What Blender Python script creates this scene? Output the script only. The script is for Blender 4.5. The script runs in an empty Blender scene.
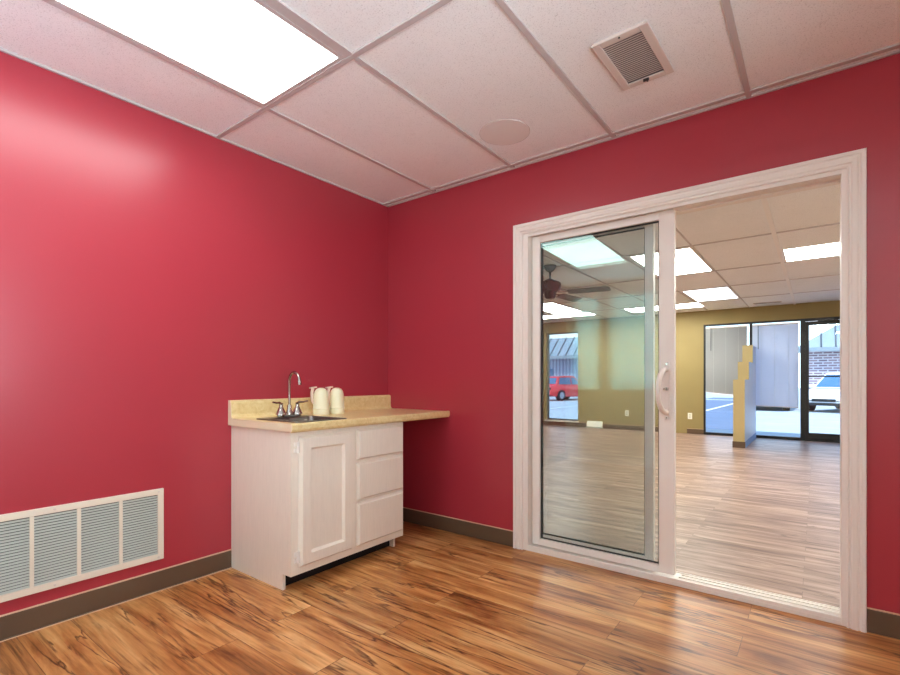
import bpy, bmesh, math, random
from mathutils import Vector, Matrix
random.seed(7)
S = bpy.context.scene
COL = S.collection

# ------------------------------------------------------------------ camera
CAM = Vector((2.6886, -2.7318, 1.0783))
cd = bpy.data.cameras.new('camera'); cam = bpy.data.objects.new('camera', cd); COL.objects.link(cam)
cam.location = CAM
cam.rotation_euler = (math.pi/2, 0, math.radians(37.229))
cd.sensor_width = 36; cd.lens = 483/900*36; cd.shift_y = 42.5/900
cd.clip_start = 0.05; cd.clip_end = 300
S.camera = cam

# ------------------------------------------------------------------ light + exposure
S.view_settings.view_transform = 'Standard'; S.view_settings.look = 'None'
S.view_settings.gamma = 1; S.view_settings.use_curve_mapping = False
S.view_settings.exposure = 0.0
cy = S.cycles
cy.max_bounces = 14; cy.diffuse_bounces = 7; cy.glossy_bounces = 6; cy.transparent_max_bounces = 32
cy.sample_clamp_indirect = 6; cy.caustics_reflective = False; cy.caustics_refractive = False
TROFFER = 9.5          # near room lamp radiance
FAR_LAMP = 23
w = bpy.data.worlds.new('world'); S.world = w; w.use_nodes = True
nt = w.node_tree; bg = nt.nodes['Background']
tc = nt.nodes.new('ShaderNodeTexCoord'); sx = nt.nodes.new('ShaderNodeSeparateXYZ')
rp = nt.nodes.new('ShaderNodeValToRGB')
rp.color_ramp.elements[0].color = (0.80, 0.92, 1.0, 1); rp.color_ramp.elements[1].color = (0.28, 0.52, 1.0, 1)
rp.color_ramp.elements[0].position = 0.05; rp.color_ramp.elements[1].position = 0.6
nt.links.new(tc.outputs['Generated'], sx.inputs[0]); nt.links.new(sx.outputs['Z'], rp.inputs[0])
nt.links.new(rp.outputs[0], bg.inputs[0]); bg.inputs[1].default_value = 2.6
sd = bpy.data.lights.new('sun', 'SUN'); sd.energy = 5.0; sd.angle = 0.01; sd.color = (1, 0.96, 0.9)
so = bpy.data.objects.new('sun', sd); COL.objects.link(so)
so.rotation_euler = Vector((0.25, 0.62, -1.25)).to_track_quat('-Z', 'Y').to_euler()
def portal(name, loc, size, direction):
    l = bpy.data.lights.new(name, 'AREA'); l.shape = 'RECTANGLE'; l.size, l.size_y = size
    l.cycles.is_portal = True
    o = bpy.data.objects.new(name, l); COL.objects.link(o); o.location = loc
    o.rotation_euler = Vector(direction).to_track_quat('-Z', 'Z').to_euler()
portal('storefront_portal', (2.6, 8.02, 1.1), (3.5, 2.2), (0, -1, 0))
portal('side_window_portal', (-2.09, 8.02, 1.17), (0.76, 2.1), (0, -1, 0))

def area_light(name, loc, size, direction, radiance, col, spread=180):
    l = bpy.data.lights.new(name, 'AREA'); l.shape = 'RECTANGLE'; l.size, l.size_y = size
    l.energy = radiance*math.pi*size[0]*size[1]; l.color = col; l.spread = math.radians(spread)
    o = bpy.data.objects.new(name, l); COL.objects.link(o); o.location = loc
    o.rotation_euler = Vector(direction).to_track_quat('-Z', 'Y').to_euler()
area_light('added_fill_right', (3.70, -2.70, 1.45), (1.5, 1.25), (-1, 0, .55), 7.5, (.76, .90, 1.0), 120)  # added fill lamp; no window is known on this side
area_light('daylight_rear_windows', (.85, -3.95, 1.65), (1.9, 1.45), (0, 1, 0), 20.0, (.46, .76, 1.0))

# ------------------------------------------------------------------ helpers
H = 2.44
class MB:
    def __init__(s): s.bm = bmesh.new()
    def box(s, x0, x1, y0, y1, z0, z1, mtx=None):
        m = Matrix.Translation(((x0+x1)/2, (y0+y1)/2, (z0+z1)/2)) @ Matrix.Diagonal((abs(x1-x0), abs(y1-y0), abs(z1-z0), 1))
        if mtx: m = mtx @ m
        bmesh.ops.create_cube(s.bm, size=1, matrix=m); return s
    def cyl(s, c, r, h, axis='Z', seg=24, r2=None, mtx=None):
        R = {'Z': Matrix(), 'X': Matrix.Rotation(math.pi/2, 4, 'Y'), 'Y': Matrix.Rotation(math.pi/2, 4, 'X')}[axis]
        m = Matrix.Translation(c) @ R
        if mtx: m = mtx @ m
        bmesh.ops.create_cone(s.bm, cap_ends=True, segments=seg, radius1=r, radius2=r if r2 is None else r2, depth=h, matrix=m); return s
    def prism(s, pts, fn):
        """pts: 2D polygon, fn(p, k) -> 3D for k in (0,1)"""
        a = [s.bm.verts.new(fn(p, 0)) for p in pts]; b = [s.bm.verts.new(fn(p, 1)) for p in pts]
        n = len(pts)
        s.bm.faces.new(a); s.bm.faces.new(b[::-1])
        for i in range(n): s.bm.faces.new((a[i], b[i], b[(i+1) % n], a[(i+1) % n]))
        return s
    def lathe(s, prof, c=(0, 0, 0), seg=32):
        rings = []
        for r, z in prof:
            if r < 1e-6: rings.append([s.bm.verts.new((c[0], c[1], c[2]+z))])
            else: rings.append([s.bm.verts.new((c[0]+r*math.cos(2*math.pi*i/seg), c[1]+r*math.sin(2*math.pi*i/seg), c[2]+z)) for i in range(seg)])
        for A, B in zip(rings, rings[1:]):
            for i in range(seg):
                j = (i+1) % seg
                f = [A[i % len(A)], A[j % len(A)], B[j % len(B)], B[i % len(B)]]
                f = list(dict.fromkeys(f))
                if len(f) > 2: s.bm.faces.new(f)
        return s
    def tube(s, pts, rad, seg=10):
        pts = [Vector(p) for p in pts]; n = len(pts)
        rad = rad if isinstance(rad, (list, tuple)) else [rad]*n
        prev = None; rings = []
        for i, p in enumerate(pts):
            t = (pts[min(i+1, n-1)]-pts[max(i-1, 0)]).normalized()
            if prev is None: u = t.orthogonal().normalized()
            else: u = (prev - t*prev.dot(t)).normalized()
            prev = u; v = t.cross(u)
            rings.append([s.bm.verts.new(p+rad[i]*(u*math.cos(2*math.pi*k/seg)+v*math.sin(2*math.pi*k/seg))) for k in range(seg)])
        for A, B in zip(rings, rings[1:]):
            for k in range(seg): s.bm.faces.new((A[k], A[(k+1) % seg], B[(k+1) % seg], B[k]))
        s.bm.faces.new(rings[0][::-1]); s.bm.faces.new(rings[-1]); return s
    def build(s, name, mat, parent=None, bevel=0, smooth=False, loc=None, seg=2):
        bmesh.ops.recalc_face_normals(s.bm, faces=s.bm.faces)
        me = bpy.data.meshes.new(name); s.bm.to_mesh(me); s.bm.free()
        me.materials.append(mat)
        o = bpy.data.objects.new(name, me); COL.objects.link(o)
        if smooth:
            for p in me.polygons: p.use_smooth = True
            e = o.modifiers.new('edge', 'EDGE_SPLIT'); e.split_angle = math.radians(38)
        if bevel:
            b = o.modifiers.new('bevel', 'BEVEL'); b.width = bevel; b.segments = seg; b.limit_method = 'ANGLE'
        if parent:
            o.parent = parent
            me.transform(Matrix.Translation(-world_loc(parent)))   # parts are written in world space
        return o
def world_loc(o):
    v = Vector((0, 0, 0))
    while o: v += o.location; o = o.parent
    return v
def tag(o, label=None, cat=None, group=None, kind=None):
    if label: o['label'] = label
    if cat: o['category'] = cat
    if group: o['group'] = group
    if kind: o['kind'] = kind
    return o
def empty(name, loc=(0, 0, 0), **k):
    o = bpy.data.objects.new(name, None); COL.objects.link(o); o.location = loc; o.empty_display_size = .1
    return tag(o, **k)
def struct(name, mb, mat, label=None, **k):
    return tag(mb.build(name, mat, **k), label=label, kind='structure')

# ------------------------------------------------------------------ materials
def lin(c): return tuple(((v/255)/12.92 if v/255 <= .04045 else ((v/255+.055)/1.055)**2.4) for v in c)+(1,)
class NT:
    def __init__(s, name):
        s.m = bpy.data.materials.new(name); s.m.use_nodes = True; s.t = s.m.node_tree
        s.b = s.t.nodes['Principled BSDF']; s.out = s.t.nodes['Material Output']
    def n(s, typ, **k):
        nd = s.t.nodes.new('ShaderNode'+typ)
        for a, v in k.items():
            if a.startswith('i_'):
                key = a[2:].replace('_', ' ')
                nd.inputs[int(key) if key.isdigit() else key].default_value = v
            else: setattr(nd, a, v)
        return nd
    def l(s, a, b): s.t.links.new(a, b)
    def ramp(s, fac, stops):
        r = s.n('ValToRGB'); e = r.color_ramp.elements
        while len(e) < len(stops): e.new(.5)
        for q, (p, c) in zip(e, stops): q.position = p; q.color = c if len(c) == 4 else tuple(c)+(1,)
        s.l(fac, r.inputs[0]); return r.outputs[0]
    def coords(s, scale=(1, 1, 1), kind='Object'):
        c = s.n('TexCoord'); mp = s.n('Mapping'); s.l(c.outputs[kind], mp.inputs[0]); mp.inputs['Scale'].default_value = scale
        return mp.outputs[0]
    def math(s, op, a, b=None):
        m = s.n('Math', operation=op)
        for i, v in enumerate((a, b)):
            if v is None: continue
            if isinstance(v, (int, float)): m.inputs[i].default_value = v
            else: s.l(v, m.inputs[i])
        return m.outputs[0]
    def mix(s, fac, a, b, blend='MIX'):
        m = s.n('Mix', data_type='RGBA', blend_type=blend)
        for i, v in ((0, fac), (6, a), (7, b)):
            if isinstance(v, (int, float)): m.inputs[i].default_value = v
            elif isinstance(v, tuple): m.inputs[i].default_value = v
            else: s.l(v, m.inputs[i])
        return m.outputs[2]
    def bump(s, h, strength=.2, dist=.01):
        b = s.n('Bump'); b.inputs['Strength'].default_value = strength; b.inputs['Distance'].default_value = dist
        s.l(h, b.inputs['Height']); s.l(b.outputs[0], s.b.inputs['Normal'])
def paint(name, col, rough=.5, spec=.5, metal=0, peel=0, var=0.0, coat=0):
    t = NT(name); c = lin(col); t.b.inputs['Base Color'].default_value = c
    t.b.inputs['Roughness'].default_value = rough; t.b.inputs['Metallic'].default_value = metal
    t.b.inputs['Specular IOR Level'].default_value = spec; t.b.inputs['Coat Weight'].default_value = coat
    co = t.coords()
    if var:
        nz = t.n('TexNoise', i_Scale=3.0, i_Detail=4.0); t.l(co, nz.inputs[0])
        d = tuple(v*(1-var) for v in c[:3])+(1,)
        u = tuple(min(1, v*(1+var)) for v in c[:3])+(1,)
        t.l(t.ramp(nz.outputs[0], [(.3, d), (.7, u)]), t.b.inputs['Base Color'])
    if peel:
        nz = t.n('TexNoise', i_Scale=160.0, i_Detail=2.0); t.l(co, nz.inputs[0]); t.bump(nz.outputs[0], peel, .002)
    return t.m
def emit(name, col, s):
    t = NT(name); e = t.n('Emission'); e.inputs[0].default_value = col; e.inputs[1].default_value = s
    t.l(e.outputs[0], t.out.inputs[0]); return t.m
def emit_lens(name, col, s):
    """acrylic lens over tubes: faint soft banding along the tubes (object X across)"""
    t = NT(name); co = t.coords((1, .6, 1)); nz = t.n('TexNoise', i_Scale=3.0, i_Detail=1.0); t.l(co, nz.inputs[0])
    e = t.n('Emission'); e.inputs[0].default_value = col
    t.l(t.math('MULTIPLY', t.math('ADD', t.math('MULTIPLY', nz.outputs[0], .4), .8), s), e.inputs[1])
    t.l(e.outputs[0], t.out.inputs[0]); return t.m
def glass(name, tint, refl=2.0, rough=0.0, rcol=(1, 1, 1, 1)):
    t = NT(name); tr = t.n('BsdfTransparent'); tr.inputs[0].default_value = tint
    gl = t.n('BsdfGlossy'); gl.inputs['Roughness'].default_value = rough; gl.inputs[0].default_value = rcol
    fr = t.n('Fresnel', i_IOR=1.5); geo = t.n('NewGeometry')
    f = t.math('MULTIPLY', fr.outputs[0], refl); f = t.math('MINIMUM', f, 1.0)
    f = t.math('MULTIPLY', f, t.math('SUBTRACT', 1.0, geo.outputs['Backfacing']))
    mx = t.n('MixShader'); t.l(f, mx.inputs[0]); t.l(tr.outputs[0], mx.inputs[1]); t.l(gl.outputs[0], mx.inputs[2])
    t.l(mx.outputs[0], t.out.inputs[0]); return t.m

def wood_floor(name, tones, dark, pw=1.22, ph=.185):
    t = NT(name); co = t.coords()
    br = t.n('TexBrick', i_Scale=1.0, i_Mortar_Size=.0012, i_Brick_Width=pw, i_Row_Height=ph, i_Bias=0.0)
    br.offset = .37; br.inputs['Color1'].default_value = (0, 0, 0, 1); br.inputs['Color2'].default_value = (1, 1, 1, 1)
    br.inputs['Mortar'].default_value = (.5, .5, .5, 1); br.inputs['Mortar Smooth'].default_value = 0
    t.l(co, br.inputs[0])
    rnd = t.n('SeparateColor'); t.l(br.outputs['Color'], rnd.inputs[0]); rnd = rnd.outputs[0]
    W = t.math('MULTIPLY', rnd, 37.0)
    def noise(sc, scale, det, dist, rough=.55):
        mp = t.n('Mapping'); mp.inputs['Scale'].default_value = sc; t.l(co, mp.inputs[0])
        nz = t.n('TexNoise', noise_dimensions='4D', i_Scale=scale, i_Detail=det, i_Distortion=dist, i_Roughness=rough)
        t.l(mp.outputs[0], nz.inputs['Vector']); t.l(W, nz.inputs['W']); return nz.outputs[0]
    g = noise((1.0, 6.5, 1), 1.5, 6, .7, .55)
    fine = noise((.8, 22, 1), 3.0, 6, .5, .65)
    base = t.ramp(g, [(p, lin(q)) for p, q in zip((.30, .42, .54, .70), tones)])
    fr = t.ramp(fine, [(.34, (.40, .35, .32)), (.46, (.86, .84, .83)), (.7, (1.15, 1.15, 1.15))])
    c = t.mix(.8, base, fr, 'MULTIPLY')
    # dark mineral streaks
    v = noise((.8, 9.0, 1), 1.3, 5, .5, .55)
    rid = t.math('ABSOLUTE', t.math('SUBTRACT', v, .5))
    vein = t.ramp(rid, [(.0, (1, 1, 1)), (.008, (.7, .7, .7)), (.022, (0, 0, 0))])
    gate = t.ramp(noise((1, 2.2, 1), 1.3, 2, .5), [(.40, (0, 0, 0)), (.54, (1, 1, 1))])
    c = t.mix(t.math('MULTIPLY', t.math('MULTIPLY', vein, gate), .9), c, lin(dark))
    tone = t.ramp(rnd, [(0, (.84, .81, .79)), (1, (1.08, 1.08, 1.08))])
    c = t.mix(1.0, c, tone, 'MULTIPLY')
    c = t.mix(t.math('MULTIPLY', br.outputs['Fac'], .55), c, lin(tuple(v*.8 for v in dark)))
    t.l(c, t.b.inputs['Base Color'])
    t.l(t.ramp(fine, [(.3, (.42,)*3), (.7, (.32,)*3)]), t.b.inputs['Roughness'])
    t.b.inputs['Specular IOR Level'].default_value = .38
    h = t.math('ADD', t.math('MULTIPLY', fine, .5), t.math('MULTIPLY', br.outputs['Fac'], -1.0))
    t.bump(h, .12, .003); return t.m
def ceiling_tile():
    t = NT('acoustic_tile'); co = t.coords()
    v = t.n('TexNoise', i_Scale=170.0, i_Detail=3.0, i_Roughness=.7); t.l(co, v.inputs[0])
    big = t.n('TexNoise', i_Scale=1.3, i_Detail=3.0); t.l(co, big.inputs[0])
    pit = t.ramp(v.outputs[0], [(.34, (.70, .69, .69)), (.44, (.94, .94, .94))])
    c = t.mix(1.0, pit, t.ramp(big.outputs[0], [(.3, (.94, .94, .94)), (.7, (1, 1, 1))]), 'MULTIPLY')
    # a few worm-like fissures
    vo = t.n('TexNoise', i_Scale=38.0, i_Detail=1.0, i_Distortion=2.5); t.l(co, vo.inputs[0])
    r = t.math('ABSOLUTE', t.math('SUBTRACT', vo.outputs[0], .5))
    g = t.n('TexNoise', i_Scale=24.0, i_Detail=0.0); t.l(co, g.inputs[0])
    f = t.math('MULTIPLY', t.ramp(r, [(.0, (1, 1, 1)), (.012, (0, 0, 0))]), t.ramp(g.outputs[0], [(.6, (0, 0, 0)), (.66, (1, 1, 1))]))
    c = t.mix(t.math('MULTIPLY', f, .5), c, (.4, .37, .36, 1))
    t.l(c, t.b.inputs['Base Color']); t.b.inputs['Roughness'].default_value = .95; t.b.inputs['Specular IOR Level'].default_value = .1
    t.bump(v.outputs[0], .35, .003); return t.m
def laminate():
    t = NT('speckled_laminate'); co = t.coords()
    a = t.n('TexNoise', i_Scale=28.0, i_Detail=6.0, i_Roughness=.75, i_Distortion=.6); t.l(co, a.inputs[0])
    c = t.ramp(a.outputs[0], [(.32, lin((214, 186, 126))), (.5, lin((228, 204, 148))), (.66, lin((236, 216, 164)))])
    t.l(c, t.b.inputs['Base Color']); t.b.inputs['Roughness'].default_value = .28; return t.m
def wood_paint(name, col):
    t = NT(name); co = t.coords((14, 14, 1.2)); nz = t.n('TexNoise', i_Scale=9.0, i_Detail=5.0, i_Roughness=.6); t.l(co, nz.inputs[0])
    c = lin(col)
    t.l(t.ramp(nz.outputs[0], [(.3, tuple(v*.95 for v in c[:3])), (.6, c)]), t.b.inputs['Base Color'])
    t.b.inputs['Roughness'].default_value = .42; t.bump(nz.outputs[0], .12, .002); return t.m
def brick():
    t = NT('pale_brick'); co = t.coords(); mp = t.n('Mapping'); mp.inputs['Rotation'].default_value = (math.pi/2, 0, 0); t.l(co, mp.inputs[0])
    br = t.n('TexBrick', i_Scale=1.0, i_Brick_Width=.42, i_Row_Height=.14, i_Mortar_Size=.03)
    br.inputs['Color1'].default_value = lin((120, 96, 110)); br.inputs['Color2'].default_value = lin((150, 122, 130)); br.inputs['Mortar'].default_value = lin((205, 200, 205))
    t.l(mp.outputs[0], br.inputs[0]); t.l(br.outputs[0], t.b.inputs['Base Color']); t.b.inputs['Roughness'].default_value = .9; return t.m
def siding():
    t = NT('ribbed_siding'); co = t.coords()
    wv = t.n('TexWave', wave_type='BANDS', bands_direction='X', i_Scale=1.2, i_Distortion=0.3, i_Detail=2.0); t.l(co, wv.inputs[0])
    t.l(t.ramp(wv.outputs[0], [(.2, lin((120, 128, 150))), (.8, lin((165, 172, 190)))]), t.b.inputs['Base Color']); t.b.inputs['Roughness'].default_value = .8; return t.m
def asphalt(name, col, amp=.12):
    t = NT(name); co = t.coords((1, 2.5, 1)); nz = t.n('TexNoise', i_Scale=.8, i_Detail=9.0, i_Roughness=.7, i_Distortion=.6); t.l(co, nz.inputs[0])
    c = lin(col); t.l(t.ramp(nz.outputs[0], [(.3, tuple(v*(1-amp) for v in c[:3])), (.7, tuple(min(1, v*(1+amp)) for v in c[:3]))]), t.b.inputs['Base Color'])
    t.b.inputs['Roughness'].default_value = .9; return t.m

M = {}
def red_wall():
    t = NT('red_wall_paint'); co = t.coords()
    n1 = t.n('TexNoise', i_Scale=1.2, i_Detail=2.0); t.l(co, n1.inputs[0])
    c = lin((170, 51, 64))
    t.l(t.ramp(n1.outputs[0], [(.3, tuple(v*.97 for v in c[:3])), (.7, tuple(v*1.03 for v in c[:3]))]), t.b.inputs['Base Color'])
    t.b.inputs['Roughness'].default_value = .29
    n2 = t.n('TexNoise', i_Scale=120.0, i_Detail=2.0); t.l(co, n2.inputs[0]); t.bump(n2.outputs[0], .10, .002)
    t.b.inputs['Specular IOR Level'].default_value = .55
    return t.m
M['red'] = red_wall()
M['yellow'] = paint('ochre_wall_paint', (150, 131, 86), .6, .3, var=.04)
M['floor'] = wood_floor('wood_floor', [(126, 72, 36), (176, 112, 60), (206, 146, 88), (232, 184, 126)], (78, 42, 24))
M['floor_far'] = wood_floor('pale_wood_floor', [(106, 78, 66), (144, 113, 97), (174, 143, 126), (202, 174, 156)], (110, 82, 68), 1.0, .105)
M['cream'] = paint('cream_wall_paint', (238, 232, 222), .7)
M['tile'] = ceiling_tile()
M['tee_far'] = paint('pale_tee_metal', (244, 240, 236), .5)
M['tee'] = paint('tee_metal', (196, 186, 184), .5)
M['white'] = paint('white_vinyl', (238, 230, 222), .35)
M['casing'] = paint('white_casing', (238, 229, 221), .4)
M['cove'] = paint('brown_cove', (98, 76, 58), .45)
M['caulk'] = paint('caulk', (214, 178, 150), .6)
M['cab'] = wood_paint('white_cabinet_paint', (238, 228, 214))
M['dark'] = paint('toe_recess_shade', (24, 18, 16), .8)
M['counter'] = laminate()
M['counter_edge'] = paint('pale_laminate_edge', (232, 216, 186), .35)
M['steel'] = paint('brushed_steel', (112, 106, 100), .28, metal=1)
M['chrome'] = paint('chrome', (180, 172, 165), .08, metal=1)
M['jug'] = paint('cream_plastic', (236, 230, 196), .3)
M['jug_pink'] = paint('pale_pink_plastic', (228, 200, 180), .35)
M['register'] = paint('cream_enamel', (228, 216, 198), .4)
M['louvre'] = paint('grey_louvre', (192, 193, 184), .45)
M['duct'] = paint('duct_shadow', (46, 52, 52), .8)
M['vent'] = paint('vent_enamel', (214, 200, 192), .45)
M['speaker'] = paint('speaker_grille', (232, 226, 222), .7, peel=.3)
M['lens'] = emit_lens('troffer_lens', (.93, 1.0, .99, 1), TROFFER)
M['far_lens'] = emit_lens('far_troffer_lens', (.95, 1.0, .93, 1), FAR_LAMP)
M['far_lens_blue'] = emit_lens('far_troffer_lens_cool', (.80, .92, 1.0, 1), 6.0)
M['glass'] = glass('door_glass', (.944, .952, .950, 1), 1.1, rcol=(.66, .95, .90, 1))
M['winglass'] = glass('window_glass', (.93, .98, 1.0, 1), 1.5)
M['bronze'] = paint('dark_bronze', (20, 20, 21), .35)
M['greyframe'] = paint('grey_frame', (92, 98, 98), .4)
M['blade'] = paint('dark_brown_blade', (70, 54, 50), .4)
M['fanmetal'] = paint('dark_pewter', (58, 56, 56), .3, metal=.3)
M['outlet'] = paint('outlet_plate', (238, 232, 216), .4)
def blind_mat(name, col):
    t = NT(name); tr = t.n('BsdfTranslucent'); tr.inputs[0].default_value = lin(col)
    mx = t.n('MixShader'); mx.inputs[0].default_value = .45
    t.b.inputs['Base Color'].default_value = lin(col); t.b.inputs['Roughness'].default_value = .5
    t.l(t.b.outputs[0], mx.inputs[1]); t.l(tr.outputs[0], mx.inputs[2]); t.l(mx.outputs[0], t.out.inputs[0]); return t.m
M['blind'] = blind_mat('blind_slat', (236, 238, 230)); M['blind_shaded'] = blind_mat('shaded_blind_slat', (192, 190, 188)); M['blind_skylit'] = blind_mat('skylit_blind_slat', (238, 242, 250))  # storefront slat colours hold shading and the blue of the sky
M['asphalt'] = asphalt('sunlit_pavement', (176, 182, 184))
M['shade_asphalt'] = asphalt('painted_shade_asphalt', (98, 112, 132))  # ground shade put into the pavement colour
M['concrete'] = asphalt('sidewalk', (170, 172, 172), .06)
M['line'] = paint('road_paint', (240, 240, 238), .7)
M['brick'] = brick(); M['siding'] = siding()
M['metalroof'] = paint('metal_roof', (142, 154, 160), .45, var=.03)
M['seam'] = paint('roof_seam', (62, 70, 76), .5)
M['carred'] = paint('red_car_paint', (240, 52, 52), .25, coat=.6)
M['carwhite'] = paint('white_car_paint', (236, 238, 240), .25, coat=.6)
M['cardark'] = paint('dark_car_paint', (52, 60, 78), .25, coat=.6)
M['carglass'] = paint('car_glass', (70, 110, 140), .08)
M['tyre'] = paint('tyre', (28, 28, 30), .8)
M['rim'] = paint('alloy', (190, 196, 198), .25, metal=.7)
M['lamp'] = paint('car_lamp', (225, 230, 235), .1)

# ------------------------------------------------------------------ structure: floor, walls, ceilings
XR, YR = 3.62, -3.6          # right / rear wall of the near room
FX0, FX1, FY = -4.6, 5.2, 7.92   # far room
WT = .18
struct('floor', MB().box(-.12, XR+.12, YR-.12, .07, -.08, 0), M['floor'])
struct('floor_far', MB().box(FX0, FX1, .07, FY+.16, -.08, 0), M['floor_far'])
struct('wall_left', MB().box(-.12, 0, YR, 0, 0, H+.05), M['red'])
WY0, WY1, WZ0, WZ1 = -3.5, -1.9, .80, 2.12  # unseen opening, added to hold the fill lamp
struct('wall_right', MB().box(XR, XR+.12, YR, WY0, 0, H+.05).box(XR, XR+.12, WY1, 0, 0, H+.05).box(XR, XR+.12, WY0, WY1, 0, WZ0).box(XR, XR+.12, WY0, WY1, WZ1, H+.05), M['cream'])
OX0, OX1, OZ = 1.195, 2.800, 2.008
wb = MB()
for yy0, yy1, mt, nm in ((0, .02, 'red', 'wall_doorway'), (.02, WT, 'cream', 'wall_doorway_far_side')):
    xa, xb = (-.12, XR+.12) if mt == 'red' else (FX0, FX1)
    m = MB(); m.box(xa, OX0, yy0, yy1, 0, H+.05).box(OX1, xb, yy0, yy1, 0, H+.05).box(OX0, OX1, yy0, yy1, OZ, H+.05)
    struct(nm, m, M[mt])
# rear wall with two blind-covered windows
RW = [(.10, .47), (.58, 1.55)]; RZ0, RZ1 = .98, 2.28
m = MB(); xs = [0, RW[0][0], RW[0][1], RW[1][0], RW[1][1], XR]
m.box(0, XR, YR-.12, YR, 0, RZ0).box(0, XR, YR-.12, YR, RZ1, H+.05)
for a, b in ((xs[0], xs[1]), (xs[2], xs[3]), (xs[4], xs[5])): m.box(a, b, YR-.12, YR, RZ0, RZ1)
struct('wall_rear', m, M['cream'])
# far room walls
SX0, SX1, SZ0, SZ1 = .90, 4.3, .0, 2.17      # storefront opening
LX0, LX1, LZ0, LZ1 = -2.50, -1.70, .13, 2.20   # side window opening
m = MB()
m.box(FX0, LX0, FY, FY+.16, 0, H+.05).box(LX0, LX1, FY, FY+.16, 0, LZ0).box(LX0, LX1, FY, FY+.16, LZ1, H+.05)
m.box(LX1, SX0, FY, FY+.16, 0, H+.05).box(SX0, SX1, FY, FY+.16, SZ1, H+.05).box(SX1, FX1, FY, FY+.16, 0, H+.05)
struct('wall_far', m, M['yellow'])
struct('wall_far_left', MB().box(FX0-.12, FX0, .02, FY+.16, 0, H+.05), M['yellow'])
struct('wall_far_right', MB().box(FX1, FX1+.12, .02, FY+.16, 0, H+.05), M['cream'])
struct('trim_sun_block_roof', MB().box(FX0-.3, FX1+.3, YR-.3, FY+.5, H+.35, H+1.1), M['concrete'])  # unseen roof slab, added to block the sun
# stepped partition
M['partition'] = paint('partition_paint', (190, 170, 120), .45, .4)
m = MB(); m.prism([(6.16, 0), (6.16, 1.085), (6.74, 1.085), (6.74, 1.385), (7.36, 1.385), (7.36, 1.70), (FY, 1.70), (FY, 0)], lambda p, k: (1.62+.16*k, p[0], p[1]))
pt = struct('wall_partition', m, M['partition'])
M['partition_lit_side'] = paint('partition_skylight_tint', (206, 218, 240), .4)  # blue sky light on the right face, put into its colour
pt.data.materials.append(M['partition_lit_side'])
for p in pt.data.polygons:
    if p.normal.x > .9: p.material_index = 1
# baseboards
CYB = -1.28
def base(name, x0, x1, y0, y1, normal):
    m = MB(); m.box(x0, x1, y0, y1, 0, .1)
    nx, ny = normal; e = .012
    if nx: m.box(min(x0, x1) if nx < 0 else x0, x1+.008 if nx > 0 else x1, y0, y1, 0, .006)
    o = struct(name, m, M['cove'], bevel=.003)
    c = MB()
    if nx: c.box(min(x0, x1)-.001, max(x0, x1)*1, y0, y1, .1, .105)
    else: c.box(x0, x1, min(y0, y1), max(y0, y1), .1, .105)
    c.build('caulk_line', M['caulk'], o); return o
base('baseboard_left', 0, .007, YR, 0, (1, 0))
struct('trim_6', MB().box(.007, .016, YR, CYB, 0, .004), M['caulk'])
base('baseboard_doorway', .007, 1.134, -.007, 0, (0, -1))
base('baseboard_doorway_right', 2.858, XR, -.007, 0, (0, -1))
base('baseboard_far', FX0, -1.48, FY-.008, FY, (0, -1))
base('baseboard_far_middle', -1.11, .05, FY-.008, FY, (0, -1))
base('baseboard_far_storefront', .60, SX0, FY-.008, FY, (0, -1))
struct('baseboard_partition', MB().box(1.612, 1.788, 6.152, 6.16, 0, .1).box(1.612, 1.62, 6.16, FY, 0, .1), M['cove'])
struct('baseboard_partition_side', MB().box(1.78, 1.788, 6.16, FY-.05, 0, .1), paint('skylight_tinted_cove', (120, 150, 200), .5))  # sky light painted into the cove colour on this side

# suspended ceilings: tiles cell by cell, tees, with cells left open for the lamps
def ceiling(name, x0, x1, y0, y1, gx, gy, holes, shear=0):
    X = [x0]+[g for g in sorted(gx) if x0 < g < x1]+[x1]; Y = [y0]+[g for g in sorted(gy) if y0 < g < y1]+[y1]
    m = MB()
    for i in range(len(X)-1):
        for j in range(len(Y)-1):
            cx, cyy = (X[i]+X[i+1])/2, (Y[j]+Y[j+1])/2
            cuts = [h for h in holes if h[0] < X[i+1]-.02 and h[1] > X[i]+.02 and h[2] < Y[j+1]-.02 and h[3] > Y[j]+.02]
            if not cuts: m.box(X[i], X[i+1], Y[j], Y[j+1], H+.008, H+.025); continue
            h = cuts[0]; a, b, c, d = max(h[0], X[i]), min(h[1], X[i+1]), max(h[2], Y[j]), min(h[3], Y[j+1])
            if a > X[i]+.001: m.box(X[i], a, Y[j], Y[j+1], H+.008, H+.025)
            if b < X[i+1]-.001: m.box(b, X[i+1], Y[j], Y[j+1], H+.008, H+.025)
            if c > Y[j]+.001: m.box(a, b, Y[j], c, H+.008, H+.025)
            if d < Y[j+1]-.001: m.box(a, b, d, Y[j+1], H+.008, H+.025)
    return struct(name, m, M['tile'])
NGX = [.487, 1.134, 1.780, 2.427, 3.073]; NGY = [-.055, -1.36, -2.66]
ceiling('ceiling', 0, XR, YR, 0, NGX, NGY, [(.487, 1.134, -2.66, -1.36)])
m = MB()
for x in NGX: m.box(x-.012, x+.012, YR, 0, H, H+.012)
for y in NGY: m.box(0, XR, y-.012, y+.012, H-.001, H+.012)
struct('trim_1', m, M['tee'])
m = MB(); m.box(0, .012, YR, 0, H-.002, H+.008).box(0, XR, -.012, 0, H-.002, H+.008).box(0, XR, YR, YR+.012, H-.002, H+.008).box(XR-.012, XR, YR, 0, H-.002, H+.008)
struct('trim_2', m, M['tee'])
FGX = [-4.25, -3.60, -2.95, -2.30, -1.65, -1.0, -.35, .30, .985, 1.675, 2.37, 3.02, 3.67, 4.32, 4.97]
FGY = [1.36, 2.67, 4.08, 5.30, 6.60]
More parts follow.
